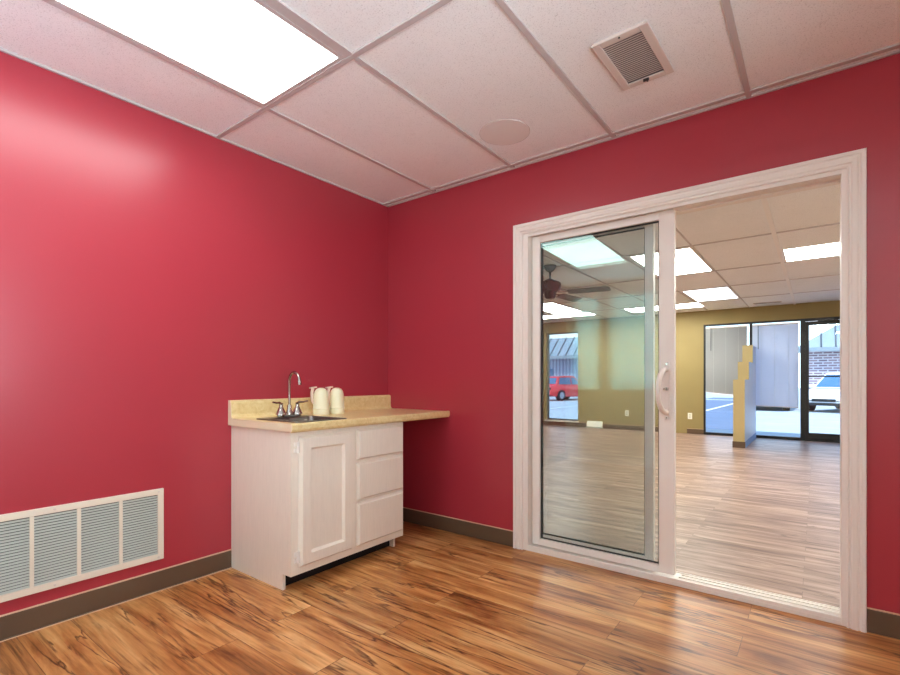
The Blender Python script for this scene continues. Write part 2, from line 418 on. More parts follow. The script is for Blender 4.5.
FL = [  # lamps of the far room: x0,x1,y0,y1
 (1.03, 1.655, 2.73, 4.05, 'far_lens'), (1.03, 1.655, 5.36, 6.57, 'far_lens_blue'),
 (2.40, 3.67, 3.40, 4.05, 'far_lens'), (-.28, 1.03, 6.68, 7.28, 'far_lens'),
 (-1.62, -1.02, 5.14, 6.50, 'far_lens'), (-2.28, -.98, 6.64, 7.16, 'far_lens'),
 (3.10, 3.66, .30, 1.33, 'far_lens'), (-1.60, -1.02, 1.40, 2.64, 'far_lens')]
ceiling('ceiling_far', FX0, FX1, WT, FY, FGX, FGY, [l[:4] for l in FL])
m = MB()
for x in FGX:
    segs = [(WT, FY)]
    if abs(x-2.37) < .01: continue
    for l in FL:
        if l[0] < x < l[1]: segs = [s for a, b in segs for s in ((a, min(b, l[2])), (max(a, l[3]), b)) if s[1] > s[0]]
    for a, b in segs: m.box(x-(.020 if abs(x-2.37) < .01 else .007), x+(.020 if abs(x-2.37) < .01 else .007), a, b, H-.002, H+.012)
for y in FGY:
    segs = [(FX0, FX1)]
    for l in FL:
        if l[2] < y < l[3]: segs = [s for a, b in segs for s in ((a, min(b, l[0])), (max(a, l[1]), b)) if s[1] > s[0]]
    for a, b in segs: m.box(a, b, y-.008, y+.008, H-.001, H+.012)
struct('trim_3', m, M['tee'])
struct('trim_5', MB().box(2.352, 2.388, WT, FY, H-.003, H+.007), M['tee_far'])

def troffer(x0, x1, y0, y1, lens, label, lip=.012, group=None):
    t = empty('ceiling_light', ((x0+x1)/2, (y0+y1)/2, H), label=label, cat='ceiling light', group=group)
    f = MB(); f.box(x0-.004, x0+lip, y0, y1, H+.001, H+.016).box(x1-lip, x1+.004, y0, y1, H+.001, H+.016)
    f.box(x0+lip, x1-lip, y0-.004, y0+lip, H+.001, H+.016).box(x0+lip, x1-lip, y1-lip, y1+.004, H+.001, H+.016)
    if lens == 'lens': f.box(1.096, 1.122, -2.66, -1.372, H+.002, H+.016).box(.499, 1.122, -1.37, -1.366, H+.002, H+.016)
    f.build('frame', M['tee'] if lens == 'lens' else M['white'], t)
    h = MB(); h.box(x0, x1, y0, y1, H+.10, H+.11).box(x0, x0+.004, y0, y1, H+.026, H+.1).box(x1-.004, x1, y0, y1, H+.026, H+.1).box(x0, x1, y0, y0+.004, H+.026, H+.1).box(x0, x1, y1-.004, y1, H+.026, H+.1)
    h.build('housing', M['vent'], t)
    MB().box(x0+lip, x1-lip, y0+lip, y1-lip, H+.004, H+.009).build('diffuser', M[lens], t)
    return t
troffer(.497, 1.092, -2.640, -1.374, 'lens', 'large glowing fluorescent panel in the ceiling over the left red wall', .016)
LAB = ['bright square-looking light panel beyond the door post, nearest of those through the open doorway', 'bluish dimmer light panel beyond the open doorway, near the storefront wall',
 'light panel with tube showing, at the right edge of the doorway view', 'thin light strip close to the yellow wall, beside the door handle post',
 'upper light strip just under the ceiling fan blades', 'long low light strip below the fan, next to the far wall',
 'ceiling light of the far room above the doorway wall', 'ceiling light of the far room left of the fan']
for l, lb in zip(FL, LAB): troffer(*l, lb)

# ------------------------------------------------------------------ patio door in the doorway
d = empty('door_1', (1.99, 0, 0), kind='structure', label='white framed sliding glass door in the red wall')
# mitred, grooved casing
prof = [(0, 0), (0, .012), (.006, .015), (.010, .010), (.016, .010), (.020, .017), (.036, .019), (.040, .014), (.046, .014), (.050, .020), (.064, .020), (.067, .014), (.067, 0)]
cx0, cx1, cz = 1.200, 2.791, 2.003
m = MB(); rows = []
for wv, dp in prof:
    rows.append([m.bm.verts.new((x, -dp, z)) for x, z in ((cx0-wv, 0), (cx0-wv, cz+wv), (cx1+wv, cz+wv), (cx1+wv, 0))])
for A, B in zip(rows, rows[1:]+rows[:1]):
    for k in range(3): m.bm.faces.new((A[k], A[k+1], B[k+1], B[k]))
for k in (0, 3): m.bm.faces.new([r[k] for r in rows])
m.build('casing', M['casing'], d)
m = MB()
m.box(1.198, 1.234, -.004, .17, 0, 2.003).box(2.774, 2.797, -.004, .17, 0, 2.003).box(1.234, 2.774, -.004, .17, 1.994, 2.003)
m.box(1.234, 2.774, -.004, .09, 0, .020).box(1.234, 2.774, .09, .17, 0, .010)
m.box(1.234, 2.774, -.004, .010, .020, .036)             # front lip
 # middle rail
m.box(1.234, 2.774, .162, .17, .010, .014)
m.box(1.234, 2.774, -.004, .012, 1.984, 1.994).box(1.234, 2.774, .090, .104, 1.984, 1.994)
m.build('frame', M['white'], d, bevel=.0015)
tr = MB(); tr.box(2.10, 2.774, .062, .066, .020, .028).box(2.10, 2.774, .132, .136, .010, .016)
tr.build('track', M['white'], d)
def sash(name, x0, x1, y0, y1, z0, z1, sl, sr, top, bot, label=None):
    f = MB(); f.box(x0, x0+sl, y0, y1, z0, z1).box(x1-sr, x1, y0, y1, z0, z1).box(x0+sl, x1-sr, y0, y1, z1-top, z1).box(x0+sl, x1-sr, y0, y1, z0, z0+bot)
    o = f.build(name, M['white'], d, bevel=.002)
    if label: o['label'] = label
    g = MB(); ym = (y0+y1)/2
    for yy in (ym-.009, ym+.007): g.box(x0+sl-.004, x1-sr+.004, yy, yy+.003, z0+bot-.004, z1-top+.004)
    gp = g.build('glass_pane', M['glass'], o)
    gc = Vector(((x0+x1)/2, ym, 1.0))   # the panes sit very slightly out of square in the sash
    gc -= world_loc(o)
    gp.data.transform(Matrix.Translation(gc) @ Matrix.Rotation(math.radians(1.0), 4, 'Z') @ Matrix.Rotation(math.radians(-.3), 4, 'X') @ Matrix.Translation(-gc))
    s = MB(); gw = .006
    s.box(x0+sl, x0+sl+gw, ym-.006, ym+.007, z0+bot, z1-top).box(x1-sr-gw, x1-sr, ym-.006, ym+.007, z0+bot, z1-top)
    s.box(x0+sl, x1-sr, ym-.006, ym+.007, z0+bot, z0+bot+gw).box(x0+sl, x1-sr, ym-.006, ym+.007, z1-top-gw, z1-top)
    s.build('spacer', M['duct'], o); return o
sl = sash('sliding_panel', 1.238, 2.082, .045, .085, .034, 1.992, .055, .078, .044, .040)
sash('fixed_panel', 1.2345, 1.958, .112, .152, .034, 1.992, .030, .046, .044, .046)
# handle on the sliding panel
hx = 2.046; m = MB()
m.prism([(-.011, .86), (.011, .86), (.015, .885), (.015, 1.155), (.011, 1.18), (-.011, 1.18), (-.015, 1.155), (-.015, .885)], lambda p, k: (hx+p[0], .045-.008*k, p[1]))
m.build('handle_plate', M['white'], sl, bevel=.002)
pts = []
for i in range(17):
    a = math.pi*i/16
    pts.append((hx-.002-.022*math.sin(a), .037-.085*math.sin(a)**.8, 0.905+.23*(.5-.5*math.cos(a))))
m = MB(); m.tube(pts, [.011+.003*abs(math.cos(math.pi*i/16)) for i in range(17)], 12)
m.build('handle', M['white'], sl, smooth=True)
m = MB(); m.cyl((hx+.002, .033, 1.03), .009, .02, 'Y').box(hx-.012, hx+.002, 0.012, .025, 1.025, 1.035); m.build('latch', M['chrome'], sl)
m = MB()
for z in (.875, 1.165): m.cyl((hx, .035, z), .005, .006, 'Y', 12)
m.build('screw', M['chrome'], sl)

# ------------------------------------------------------------------ rear windows with blinds (seen reflected in the door)
for wi, (a, b) in enumerate(RW):
    wn = empty('window_%d' % (4+wi), ((a+b)/2, YR, RZ0), kind='structure')
    f = MB(); e = .035
    f.box(a, a+e, YR-.09, YR-.05, RZ0, RZ1).box(b-e, b, YR-.09, YR-.05, RZ0, RZ1).box(a+e, b-e, YR-.09, YR-.05, RZ0, RZ0+e).box(a+e, b-e, YR-.09, YR-.05, RZ1-e, RZ1)
    f.build('window_frame', M['white'], wn)
    MB().box(a+e, b-e, YR-.072, YR-.068, RZ0+e, RZ1-e).build('pane', M['winglass'], wn)
    s = MB(); z = RZ0+.01
    bl = empty('window_blind', ((a+b)/2, YR-.02, RZ1), label=('wide' if wi else 'narrow')+' white slatted blind over a window behind the viewer', cat='blind')
    while z < RZ1-.03:
        mt = Matrix.Translation((0, YR-.022, z+.012)) @ Matrix.Rotation(math.radians(62), 4, 'X')
        s.box(a+.01, b-.01, -.0135, .0135, -.0006, .0006, mt); z += .022
    s.build('slats', M['blind'], bl)
    MB().box(a+.006, b-.006, YR-.04, YR-.005, RZ1-.03, RZ1-.002).build('headrail', M['white'], bl)

# ------------------------------------------------------------------ storefront
def pane_frame(name, x0, x1, z0, z1, y, fl, fr, ft, fb, mat, label=None, dep=.05, glazed=True):
    wn = empty(name, ((x0+x1)/2, y, z0), kind='structure', label=label)
    f = MB(); f.box(x0, x0+fl, y, y+dep, z0, z1).box(x1-fr, x1, y, y+dep, z0, z1).box(x0+fl, x1-fr, y, y+dep, z1-ft, z1).box(x0+fl, x1-fr, y, y+dep, z0, z0+fb)
    f.build('window_frame', M[mat], wn)
    if glazed: MB().box(x0+fl, x1-fr, y+dep*.45, y+dep*.45+.006, z0+fb, z1-ft).build('pane', M['winglass'], wn)
    return wn
pane_frame('window_1', SX0, 1.70, SZ0, SZ1, FY+.0, .035, .025, .035, .05, 'bronze')
pane_frame('window_2', 1.70, 2.47, SZ0, SZ1, FY+.0, .022, .018, .035, .05, 'bronze')
wn = pane_frame('door_2', 2.47, 3.52, SZ0, SZ1, FY+.0, .05, .05, .05, .02, 'bronze', 'black framed glass storefront door', glazed=False)
pane_frame('window_3', 3.52, SX1, SZ0, SZ1, FY+.0, .035, .035, .035, .05, 'bronze')
# door leaf inside its frame
lf = MB(); y0, y1 = FY+.03, FY+.07
lf.box(2.500, 2.575, y0, y1, .02, 2.115).box(3.38, 3.465, y0, y1, .02, 2.115).box(2.575, 3.38, y0, y1, 2.05, 2.115).box(2.575, 3.38, y0, y1, .02, .14)
lf = lf.build('door_leaf', M['bronze'], wn)
MB().box(2.572, 3.383, y0+.016, y0+.022, .138, 2.052).build('pane', M['winglass'], lf)
MB().box(2.53, 3.43, FY-.03, FY-.008, 1.13, 1.155).box(2.53, 2.56, FY-.01, y0, 1.12, 1.165).box(3.40, 3.43, FY-.01, y0, 1.12, 1.165).build('push_bar', M['bronze'], lf)
MB().box(2.66, 2.92, FY-.05, FY+.0, 2.125, 2.165).box(2.70, 2.98, FY-.045, FY-.035, 2.108, 2.12).build('door_closer', M['fanmetal'], lf)
pane_frame('window_6', LX0, LX1, LZ0, LZ1, FY+.07, .035, .012, .03, .03, 'greyframe', dep=.04)
struct('trim_4', MB().box(LX0-.03, LX1+.02, FY-.03, FY+.07, LZ0-.035, LZ0), M['white'])
# mini blinds in the two fixed storefront panes
def mini_blind(x0, x1, zb0, zb1, wx, label, mat, y=FY-.035):
    t = empty('window_blind', ((x0+x1)/2, y, SZ1-.04), label=label, cat='blind', group=None)
    s = MB(); top = SZ1-.10; n = int((top-max(zb0, zb1))/.024)
    for i in range(n+1):
        f = i/n; za = top-(top-zb0)*f; zc = top-(top-zb1)*f
        mt = Matrix.Translation(((x0+x1)/2, y, (za+zc)/2)) @ Matrix.Rotation(-math.atan2(zc-za, x1-x0), 4, 'Y') @ Matrix.Rotation(math.radians(68), 4, 'X')
        s.box(-(x1-x0)/2, (x1-x0)/2, -.0145, .0145, -.0006, .0006, mt)
    s.build('slats', M[mat], t)
    MB().box(x0, x1, y-.014, y+.014, top+.012, top+.035).build('headrail', M['white'], t)
    mt = Matrix.Translation(((x0+x1)/2, y, (zb0+zb1)/2-.016)) @ Matrix.Rotation(-math.atan2(zb1-zb0, x1-x0), 4, 'Y')
    MB().box(-(x1-x0)/2, (x1-x0)/2, -.01, .01, -.008, .008, mt).build('bottom_rail', M['white'], t)
    MB().tube([(wx, y-.03, top+.015), (wx, y-.035, top-.42)], .006, 8).build('wand', M['greyframe'], t)
    c = MB()
    for q in (.2, .5, .8): c.box(x0+(x1-x0)*q-.0015, x0+(x1-x0)*q+.0015, y-.017, y-.0155, (zb0+zb1)/2, top)
    c.build('ladder_tape', M['blind'], t)
mini_blind(.945, 1.640, .86, .79, 1.04, 'shaded grey closed blind in the leftmost storefront pane, behind the stepped partition', 'blind_shaded')
mini_blind(1.725, 2.425, .62, .60, 1.82, 'sky-tinted closed blind in the pane beside the storefront door', 'blind_skylit')

# outlets and baseboard register
for x, z, lb in ((.655, .355, 'outlet plate on the yellow wall left of the storefront glass'), (-.59, .36, 'outlet plate low on the far wall seen through the glass panel')):
    t = empty('wall_outlet', (x, FY, z), label=lb, cat='outlet')
    MB().box(x-.04, x+.04, FY-.007, FY, z-.062, z+.062).build('plate', M['outlet'], t, bevel=.003)
    m = MB()
    for q in (-.022, .022): m.cyl((x, FY-.008, z+q), .016, .004, 'Y', 16)
    m.build('socket', M['louvre'], t)
t = empty('baseboard_register', (-1.295, FY, 0), label='small beige vent box interrupting the brown baseboard of the far wall', cat='vent')
MB().prism([(0, 0), (-.07, 0), (-.07, .03), (-.02, .15), (0, .15)], lambda p, k: (-1.47+.35*k, FY+p[0], p[1])).build('cover', M['outlet'], t)
for i in range(8): MB().box(-1.45+i*.04, -1.43+i*.04, FY-.072, FY-.069, .006, .028).build('slot', M['duct'], t)

# ------------------------------------------------------------------ ceiling items
# speaker
t = empty('ceiling_speaker', (1.312, -.42, H+.008), label='round flush speaker grille in the ceiling tile near the door wall', cat='speaker')
MB().lathe([(0, -.004), (.134, -.003), (.137, -.002), (.137, 0)], (1.312, -.42, H+.008), 40).build('grille', M['speaker'], t)
MB().lathe([(.137, 0), (.137, -.0035), (.1385, -.0035), (.1395, 0)], (1.312, -.42, H+.008), 40).build('rim', M['tee'], t)
# supply vent, hanging a little askew
t = empty('ceiling_vent', (2.072, -.63, H+.008), label='white square louvred air vent in the ceiling above the glass door', cat='air vent')
t.rotation_euler = (math.radians(0), 0, math.radians(-2))
def vb(): return MB()
m = vb(); a, b, fw, zz = .112, .190, .034, -.016
for q in ((-a, -a+fw, -b, b), (a-fw, a, -b, b), (-a+fw, a-fw, -b, -b+fw), (-a+fw, a-fw, b-fw, b)): m.box(*q, zz, zz+.008)
for q in ((-a+.004, -a+.02, -b+.004, b-.004), (a-.02, a-.004, -b+.004, b-.004), (-a+.02, a-.02, -b+.004, -b+.02), (-a+.02, a-.02, b-.02, b-.004)): m.box(*q, zz+.008, 0)
o = m.build('frame', M['vent'], None, bevel=.003); o.parent = t
m = vb(); yy = -b+fw+.006
while yy < b-fw-.004:
    mt = Matrix.Translation((0, yy, -.010)) @ Matrix.Rotation(math.radians(20), 4, 'X')
    m.box(-a+fw, a-fw, -.0055, .0055, -.0006, .0006, mt); yy += .0132
o = m.build('louvres', M['vent'], None); o.parent = t
m = vb(); m.box(-a+.02, a-.02, -b+.02, b-.02, -.003, -.0005); o = m.build('damper', paint('damper_grey', (118, 108, 106), .6), None); o.parent = t
m = vb(); m.box(-.012, .012, b-fw-.002, b-fw+.006, -.026, -.016); o = m.build('lever', M['fanmetal'], None); o.parent = t
for yv in (-b+.012, b-.012):
    m = vb(); m.cyl((0, yv, -.0175), .004, .003, 'Z', 10); o = m.build('screw', M['fanmetal'], None); o.parent = t
# small slot vent far
t = empty('slot_diffuser', (1.99, 7.43, H+.008), label='thin dark slot vent in the far ceiling above the storefront', cat='air vent')
MB().box(1.78, 2.20, 7.39, 7.47, H-.006, H+.008).build('frame', M['vent'], t)
MB().box(1.80, 2.18, 7.41, 7.45, H-.007, H-.0055).build('slot', M['duct'], t)

# ceiling fan in the far room
FC = Vector((.152, 2.58, 0))
t = empty('ceiling_fan', (FC.x, FC.y, H), label='dark brown bladed ceiling fan hanging in the far room, seen through the glass panel', cat='ceiling fan')
MB().lathe([(0, H), (.075, H), (.075, H-.012), (.045, H-.06), (.018, H-.075), (0, H-.075)], FC).build('canopy', M['fanmetal'], t, smooth=True)
MB().cyl((FC.x, FC.y, H-.12), .013, .12).build('downrod', M['fanmetal'], t, smooth=True)
MB().lathe([(0, 2.285), (.03, 2.28), (.07, 2.262), (.115, 2.24), (.13, 2.20), (.13, 2.165), (.11, 2.135), (.07, 2.12), (.065, 2.07), (.045, 2.045), (0, 2.035)], FC).build('motor', M['fanmetal'], t, smooth=True)
for k in range(5):
    a = math.radians(12+72*k); R = Matrix.Translation(FC+Vector((0, 0, 2.115))) @ Matrix.Rotation(a, 4, 'Z')
    tilt = Matrix.Rotation(math.radians(-13), 4, 'X')
    m = MB(); pr = [(.21, -.05), (.23, -.058), (.60, -.068), (.665, -.064), (.685, -.045), (.69, .045), (.67, .064), (.60, .068), (.23, .058), (.21, .05)]
    m.prism(pr, lambda p, q: R @ tilt @ Vector((p[0], p[1], -.003+.006*q)))
    bd = m.build('blade', M['blade'], t)
    m = MB(); m.prism([(.09, -.014), (.2, -.012), (.25, -.035), (.29, -.03), (.29, .03), (.25, .035), (.2, .012), (.09, .014)], lambda p, q: R @ tilt @ Vector((p[0], p[1], .003+.006*q)))
    m.build('blade_iron', M['chrome'], bd)

# ------------------------------------------------------------------ base cabinet
CY0, CY1, CXF, CT = -1.280, -.452, .578, .818
cb = empty('base_cabinet', (.29, -.87, 0), label='white painted base cabinet with one door and three drawers', cat='cabinet')
def sidep(y0, y1):
    return MB().prism([(.004, 0), (.509, 0), (.509, .084), (CXF-.019, .084), (CXF-.019, CT), (.004, CT)], lambda p, k: (p[0], y0+(y1-y0)*k, p[1]))
sidep(CY0, CY0+.016).build('side_panel', M['cab'], cb); sidep(CY1-.016, CY1).build('side_panel', M['cab'], cb)
m = MB(); x0, x1 = CXF-.019, CXF
m.box(x0, x1, CY0, CY0+.045, .084, CT).box(x0, x1, CY1-.035, CY1, .084, CT).box(x0, x1, -.895, -.845, .084, CT)
for a, b in ((CY0+.045, -.895), (-.845, CY1-.035)): m.box(x0, x1, a, b, .084, .125).box(x0, x1, a, b, CT-.04, CT)
for z in (.380, .610): m.box(x0, x1, -.845, CY1-.035, z-.02, z+.02)
m.build('face_frame', M['cab'], cb)
MB().box(.462, .474, CY0+.016, CY1-.016, 0, .084).build('toe_kick', M['dark'], cb)  # near-black colour stands in for the shade under the cabinet
MB().box(.02, x0, CY0+.016, CY1-.016, .084, .10).build('bottom_shelf', M['cab'], cb)
MB().box(.004, .012, CY0+.016, CY1-.016, .1, CT).build('back_panel', M['cab'], cb)
def front(name, y0, y1, z0, z1, recess=None):
    """cabinet front: thick board, chamfered all round; optional sloped recess for a panel"""
    m = MB(); X0, X1 = CXF+.0006, CXF+.024; e = .012
    rings = [(X0, 0), (X0+.006, 0), (X1, e)]
    if recess: r = recess; rings += [(X1, r), (X1-.014, r+.011), (X1-.014, r+.0115)]
    R = []
    for x, i in rings: R.append([m.bm.verts.new((x, yy, z)) for yy, z in ((y0+i, z0+i), (y1-i, z0+i), (y1-i, z1-i), (y0+i, z1-i))])
    for A, B in zip(R, R[1:]):
        for k in range(4): m.bm.faces.new((A[k], A[(k+1) % 4], B[(k+1) % 4], B[k]))
    m.bm.faces.new(R[-1]); m.bm.faces.new(R[0][::-1])
    return m.build(name, M['cab'], cb)
dr = front('cabinet_door', -1.236, -.886, .122, .790, .062)
for z in (.735, .175):
    m = MB(); m.cyl((CXF+.010, -1.2425, z), .007, .058, 'Z', 10)
    m.box(CXF, CXF+.006, -1.262, -1.241, z-.026, z-.006).box(CXF, CXF+.006, -1.262, -1.241, z+.006, z+.026)
    m.build('hinge', M['white'], dr)
for z0, z1 in ((.618, .795), (.388, .604), (.124, .374)): front('drawer', -.850, -.466, z0, z1)

# countertop with bullnose and backsplash, running on to the door wall
ct = empty('countertop', (.30, -.65, CT), label='cream speckled laminate countertop running from the cabinet to the door wall', cat='countertop')
SKX0, SKX1, SKY0, SKY1 = .180, .572, -1.238, -.900
ZT = .858
e0, e1 = CY0-.014, -.001
# slab with cut-out for the sink
m = MB(); hx0, hx1, hy0, hy1 = SKX0+.012, SKX1-.012, SKY0+.012, SKY1-.012
m.box(.001, hx0, e0, e1, CT+.001, ZT).box(hx1, .585, e0, e1, CT+.001, ZT).box(hx0, hx1, e0, hy0, CT+.001, ZT).box(hx0, hx1, hy1, e1, CT+.001, ZT)
m.build('top', M['counter'], ct)
pr = [(.585, CT-.004), (.600, CT-.004), (.608, CT+.001), (.612, CT+.012), (.612, ZT-.008), (.609, ZT-.001), (.603, ZT+.002), (.596, ZT+.002), (.585, ZT)]
MB().prism(pr, lambda p, k: (p[0], e0+(e1-e0)*k, p[1])).build('front_edge', M['counter'], ct)
pr = [(.001, ZT), (.001, .962), (.020, .962), (.028, .957), (.031, .945), (.031, ZT+.022), (.036, ZT+.008), (.050, ZT)]
MB().prism(pr, lambda p, k: (p[0], e0+(e1-e0)*k, p[1])).build('backsplash', M['counter'], ct)
m = MB()
m.prism([(.0, CT+.001), (.585, CT+.001), (.60, CT-.003), (.611, CT+.012), (.611, ZT-.008), (.603, ZT+.001), (.05, ZT+.001), (.034, ZT+.01), (.030, .95), (.02, .9625), (.001, .9625)], lambda p, k: (p[0], e0-.003*k, p[1]))
m.build('end_cap', M['counter_edge'], ct)

# sink
sk = empty('bar_sink', ((SKX0+SKX1)/2, (SKY0+SKY1)/2, ZT), label='small dark stainless bar sink set into the countertop', cat='sink')
m = MB(); R = []
cxk, cyk = (SKX0+SKX1)/2, (SKY0+SKY1)/2; hw, hl = (SKX1-SKX0)/2, (SKY1-SKY0)/2
bx0, bx1, by0, by1 = SKX0+.085, SKX1-.022, SKY0+.022, SKY1-.022
def rr(x0, x1, y0, y1, r, z, n=6):
    P = []
    for (cx_, cy_, a0) in ((x1-r, y1-r, 0), (x0+r, y1-r, 90), (x0+r, y0+r, 180), (x1-r, y0+r, 270)):
        for i in range(n+1):
            a = math.radians(a0+90*i/n); P.append((cx_+r*math.cos(a), cy_+r*math.sin(a), z))
    return P
for pts in (rr(SKX0, SKX1, SKY0, SKY1, .02, ZT), rr(SKX0+.001, SKX1-.001, SKY0+.001, SKY1-.001, .02, ZT+.005), rr(SKX0+.008, SKX1-.008, SKY0+.008, SKY1-.008, .018, ZT+.006),
            rr(bx0-.004, bx1+.004, by0-.004, by1+.004, .042, ZT+.004), rr(bx0, bx1, by0, by1, .04, ZT-.002), rr(bx0+.006, bx1-.006, by0+.006, by1-.006, .04, ZT-.12), rr(bx0+.03, bx1-.03, by0+.03, by1-.03, .03, ZT-.145)):
    R.append([m.bm.verts.new(p) for p in pts])
for A, B in zip(R, R[1:]):
    n = len(A)
    for k in range(n): m.bm.faces.new((A[k], A[(k+1) % n], B[(k+1) % n], B[k]))
m.bm.faces.new(R[-1])
m.build('basin', M['steel'], sk, smooth=True)
MB().lathe([(0, .004), (.02, .004), (.035, .002), (.038, 0)], ((bx0+bx1)/2, cyk, ZT-.145)).build('drain', M['chrome'], sk, smooth=True)

# faucet: base, gooseneck, two lever handles
fx, fy, fz = .222, -1.045, ZT+.006
fc = empty('faucet', (fx, fy, fz), label='chrome two-handle gooseneck faucet behind the bar sink', cat='faucet')
m = MB(); m.prism(rr(fx-.026, fx+.026, fy-.078, fy+.078, .025, 0), lambda p, k: (p[0], p[1], fz+.013*k)); m.build('base_plate', M['chrome'], fc, bevel=.003)
m = MB(); m.lathe([(.022, 0), (.022, .012), (.014, .03), (.013, .05), (.009, .058), (0, .058)], (fx, fy, fz+.013)); 
pts = [(fx, fy, fz+.05), (fx, fy, fz+.12), (fx, fy, fz+.207)]
for i in range(1, 12):
    a = math.pi*i/12*1.02; pts.append((fx+.048*(1-math.cos(a)), fy, fz+.207+.052*math.sin(a)))
pts.append((fx+.099, fy, fz+.186))
m.tube(pts, [.0075]*3+[.008]*10+[.0095, .0105], 14); m.build('spout', M['chrome'], fc, smooth=True)
for s in (-1, 1):
    hy = fy+.055*s
    m = MB(); m.lathe([(.031, 0), (.030, .008), (.019, .03), (.012, .045), (.011, .06), (.013, .066), (0, .07)], (fx, hy, fz+.013))
    m.tube([(fx, hy, fz+.075), (fx+.004, hy+.012*s, fz+.084), (fx+.01, hy+.035*s, fz+.083), (fx+.016, hy+.062*s, fz+.088)], [.007, .006, .005, .0055], 10)
    m.build('lever_handle', M['chrome'], fc, smooth=True)

# two upturned cream jugs
def jug(x, y, s, label, turn):
    t = empty('jug', (x, y, ZT), label=label, cat='jug', group='upturned jugs beside the sink')
    def c(): return (x, y, ZT)
    MB().lathe([(0, 0), (.058*s, 0), (.060*s, .004), (.060*s, .036), (.057*s, .040), (.056*s, .10), (.054*s, .125), (.047*s, .148), (.034*s, .163), (.016*s, .170), (0, .171)], c(), 36).build('body', M['jug'], t, smooth=True)
    MB().lathe([(.0595*s, .034), (.0625*s, .036), (.0625*s, .040), (.0575*s, .043)], c(), 36).build('rim_band', M['jug'], t, smooth=True)
    ca, sa = math.cos(turn), math.sin(turn)
    P = lambda r, z: (x+r*ca, y+r*sa, ZT+z)
    m = MB(); m.tube([P(.060*s, .168), P(.067*s, .145), P(.068*s, .12), P(.065*s, .09), P(.053*s, .070)], [.010, .010, .010, .009, .008], 10)
    m.build('handle', M['jug_pink'], t, smooth=True)
    m = MB(); Rm = Matrix.Translation(P(.058*s, .172)) @ Matrix.Rotation(turn, 4, 'Z') @ Matrix.Rotation(math.radians(8), 4, 'Y')
    m.box(-.022, .024, -.012, .012, -.004, .005, Rm); m.build('thumb_rest', M['jug_pink'], t, bevel=.003)
jug(.168, -.775, .86, 'cream upturned jug with handle, the one nearer the faucet', math.radians(-110))
jug(.176, -.655, .84, 'cream upturned jug with handle, the one farther from the faucet', math.radians(-110))

# ------------------------------------------------------------------ wall register (return-air grille)
gy1, gy0, gz0, gz1 = -1.643, -2.84, .160, .522
g = empty('wall_register', (0, (gy0+gy1)/2, gz0), label='long cream return-air grille low on the left red wall', cat='air vent')
m = MB(); X1 = .012
m.box(.001, X1, gy0, gy1, gz1-.030, gz1).box(.001, X1, gy0, gy1, gz0, gz0+.030).box(.001, X1, gy1-.028, gy1, gz0+.03, gz1-.03).box(.001, X1, gy0, gy0+.028, gz0+.03, gz1-.03)
m.build('frame', M['register'], g, bevel=.002)
cols = [gy1-.028]; y = -1.835
while y > gy0+.1: cols.append(y); y -= .1665
cols.append(gy0+.028)
for i in range(1, len(cols)-1): MB().box(.002, .011, cols[i]-.0075, cols[i]+.0075, gz0+.03, gz1-.03).build('divider', M['register'], g)
for i in range(len(cols)-1):
    a, b = cols[i+1]+(.0075 if i+1 < len(cols)-1 else 0), cols[i]-(.0075 if i else 0)
    m = MB(); z = gz0+.036
    while z < gz1-.034:
        mt = Matrix.Translation((.006, (a+b)/2, z)) @ Matrix.Rotation(math.radians(42), 4, 'Y')
        m.box(-.0055, .0055, -(b-a)/2, (b-a)/2, -.0006, .0006, mt); z += .0125
    m.build('louvres', M['louvre'], g)
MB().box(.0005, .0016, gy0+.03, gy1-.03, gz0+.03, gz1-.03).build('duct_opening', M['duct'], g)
for y, z in ((-1.668, gz1-.014), (-1.668, gz0+.014), (-2.09, gz1-.014), (-2.09, gz0+.014)):
    MB().cyl((.0125, y, z), .0045, .004, 'X', 10).build('screw', M['vent'], g)

# ------------------------------------------------------------------ outside
struct('ground', MB().box(-60, 60, 9.6, 90, -.4, -.17), M['asphalt'], 'bright sunlit parking lot outside the storefront')
struct('ground_sidewalk', MB().box(-20, 20, FY+.16, 9.6, -.4, -.03), M['concrete'])
struct('ground_shade_patch', MB().prism([(-3.2, 9.65), (1.4, 9.65), (0, 24), (-.8, 36), (-3.2, 36)], lambda p, k: (p[0], p[1], -.18+.015*k)), M['shade_asphalt'])  # shadowed ground painted as a darker, bluer patch
m = MB()
def stripe(p, q, w):
    p, q = Vector(p), Vector(q); n = (q-p).normalized(); n = Vector((-n.y, n.x))*w/2
    m.prism([p+n, q+n, q-n, p-n], lambda v, k: (v.x, v.y, -.165+.004+.003*k))
stripe((-3.0, 31.5), (1.0, 31.5), .5); stripe((-.9, 19.0), (-.75, 31), .14); stripe((.2, 10.3), (1.1, 10.35), .1); stripe((-6.5, 14), (-6.5, 24), .12)
tag(m.build('parking_lines', M['line']), kind='structure', label='white painted parking lines')

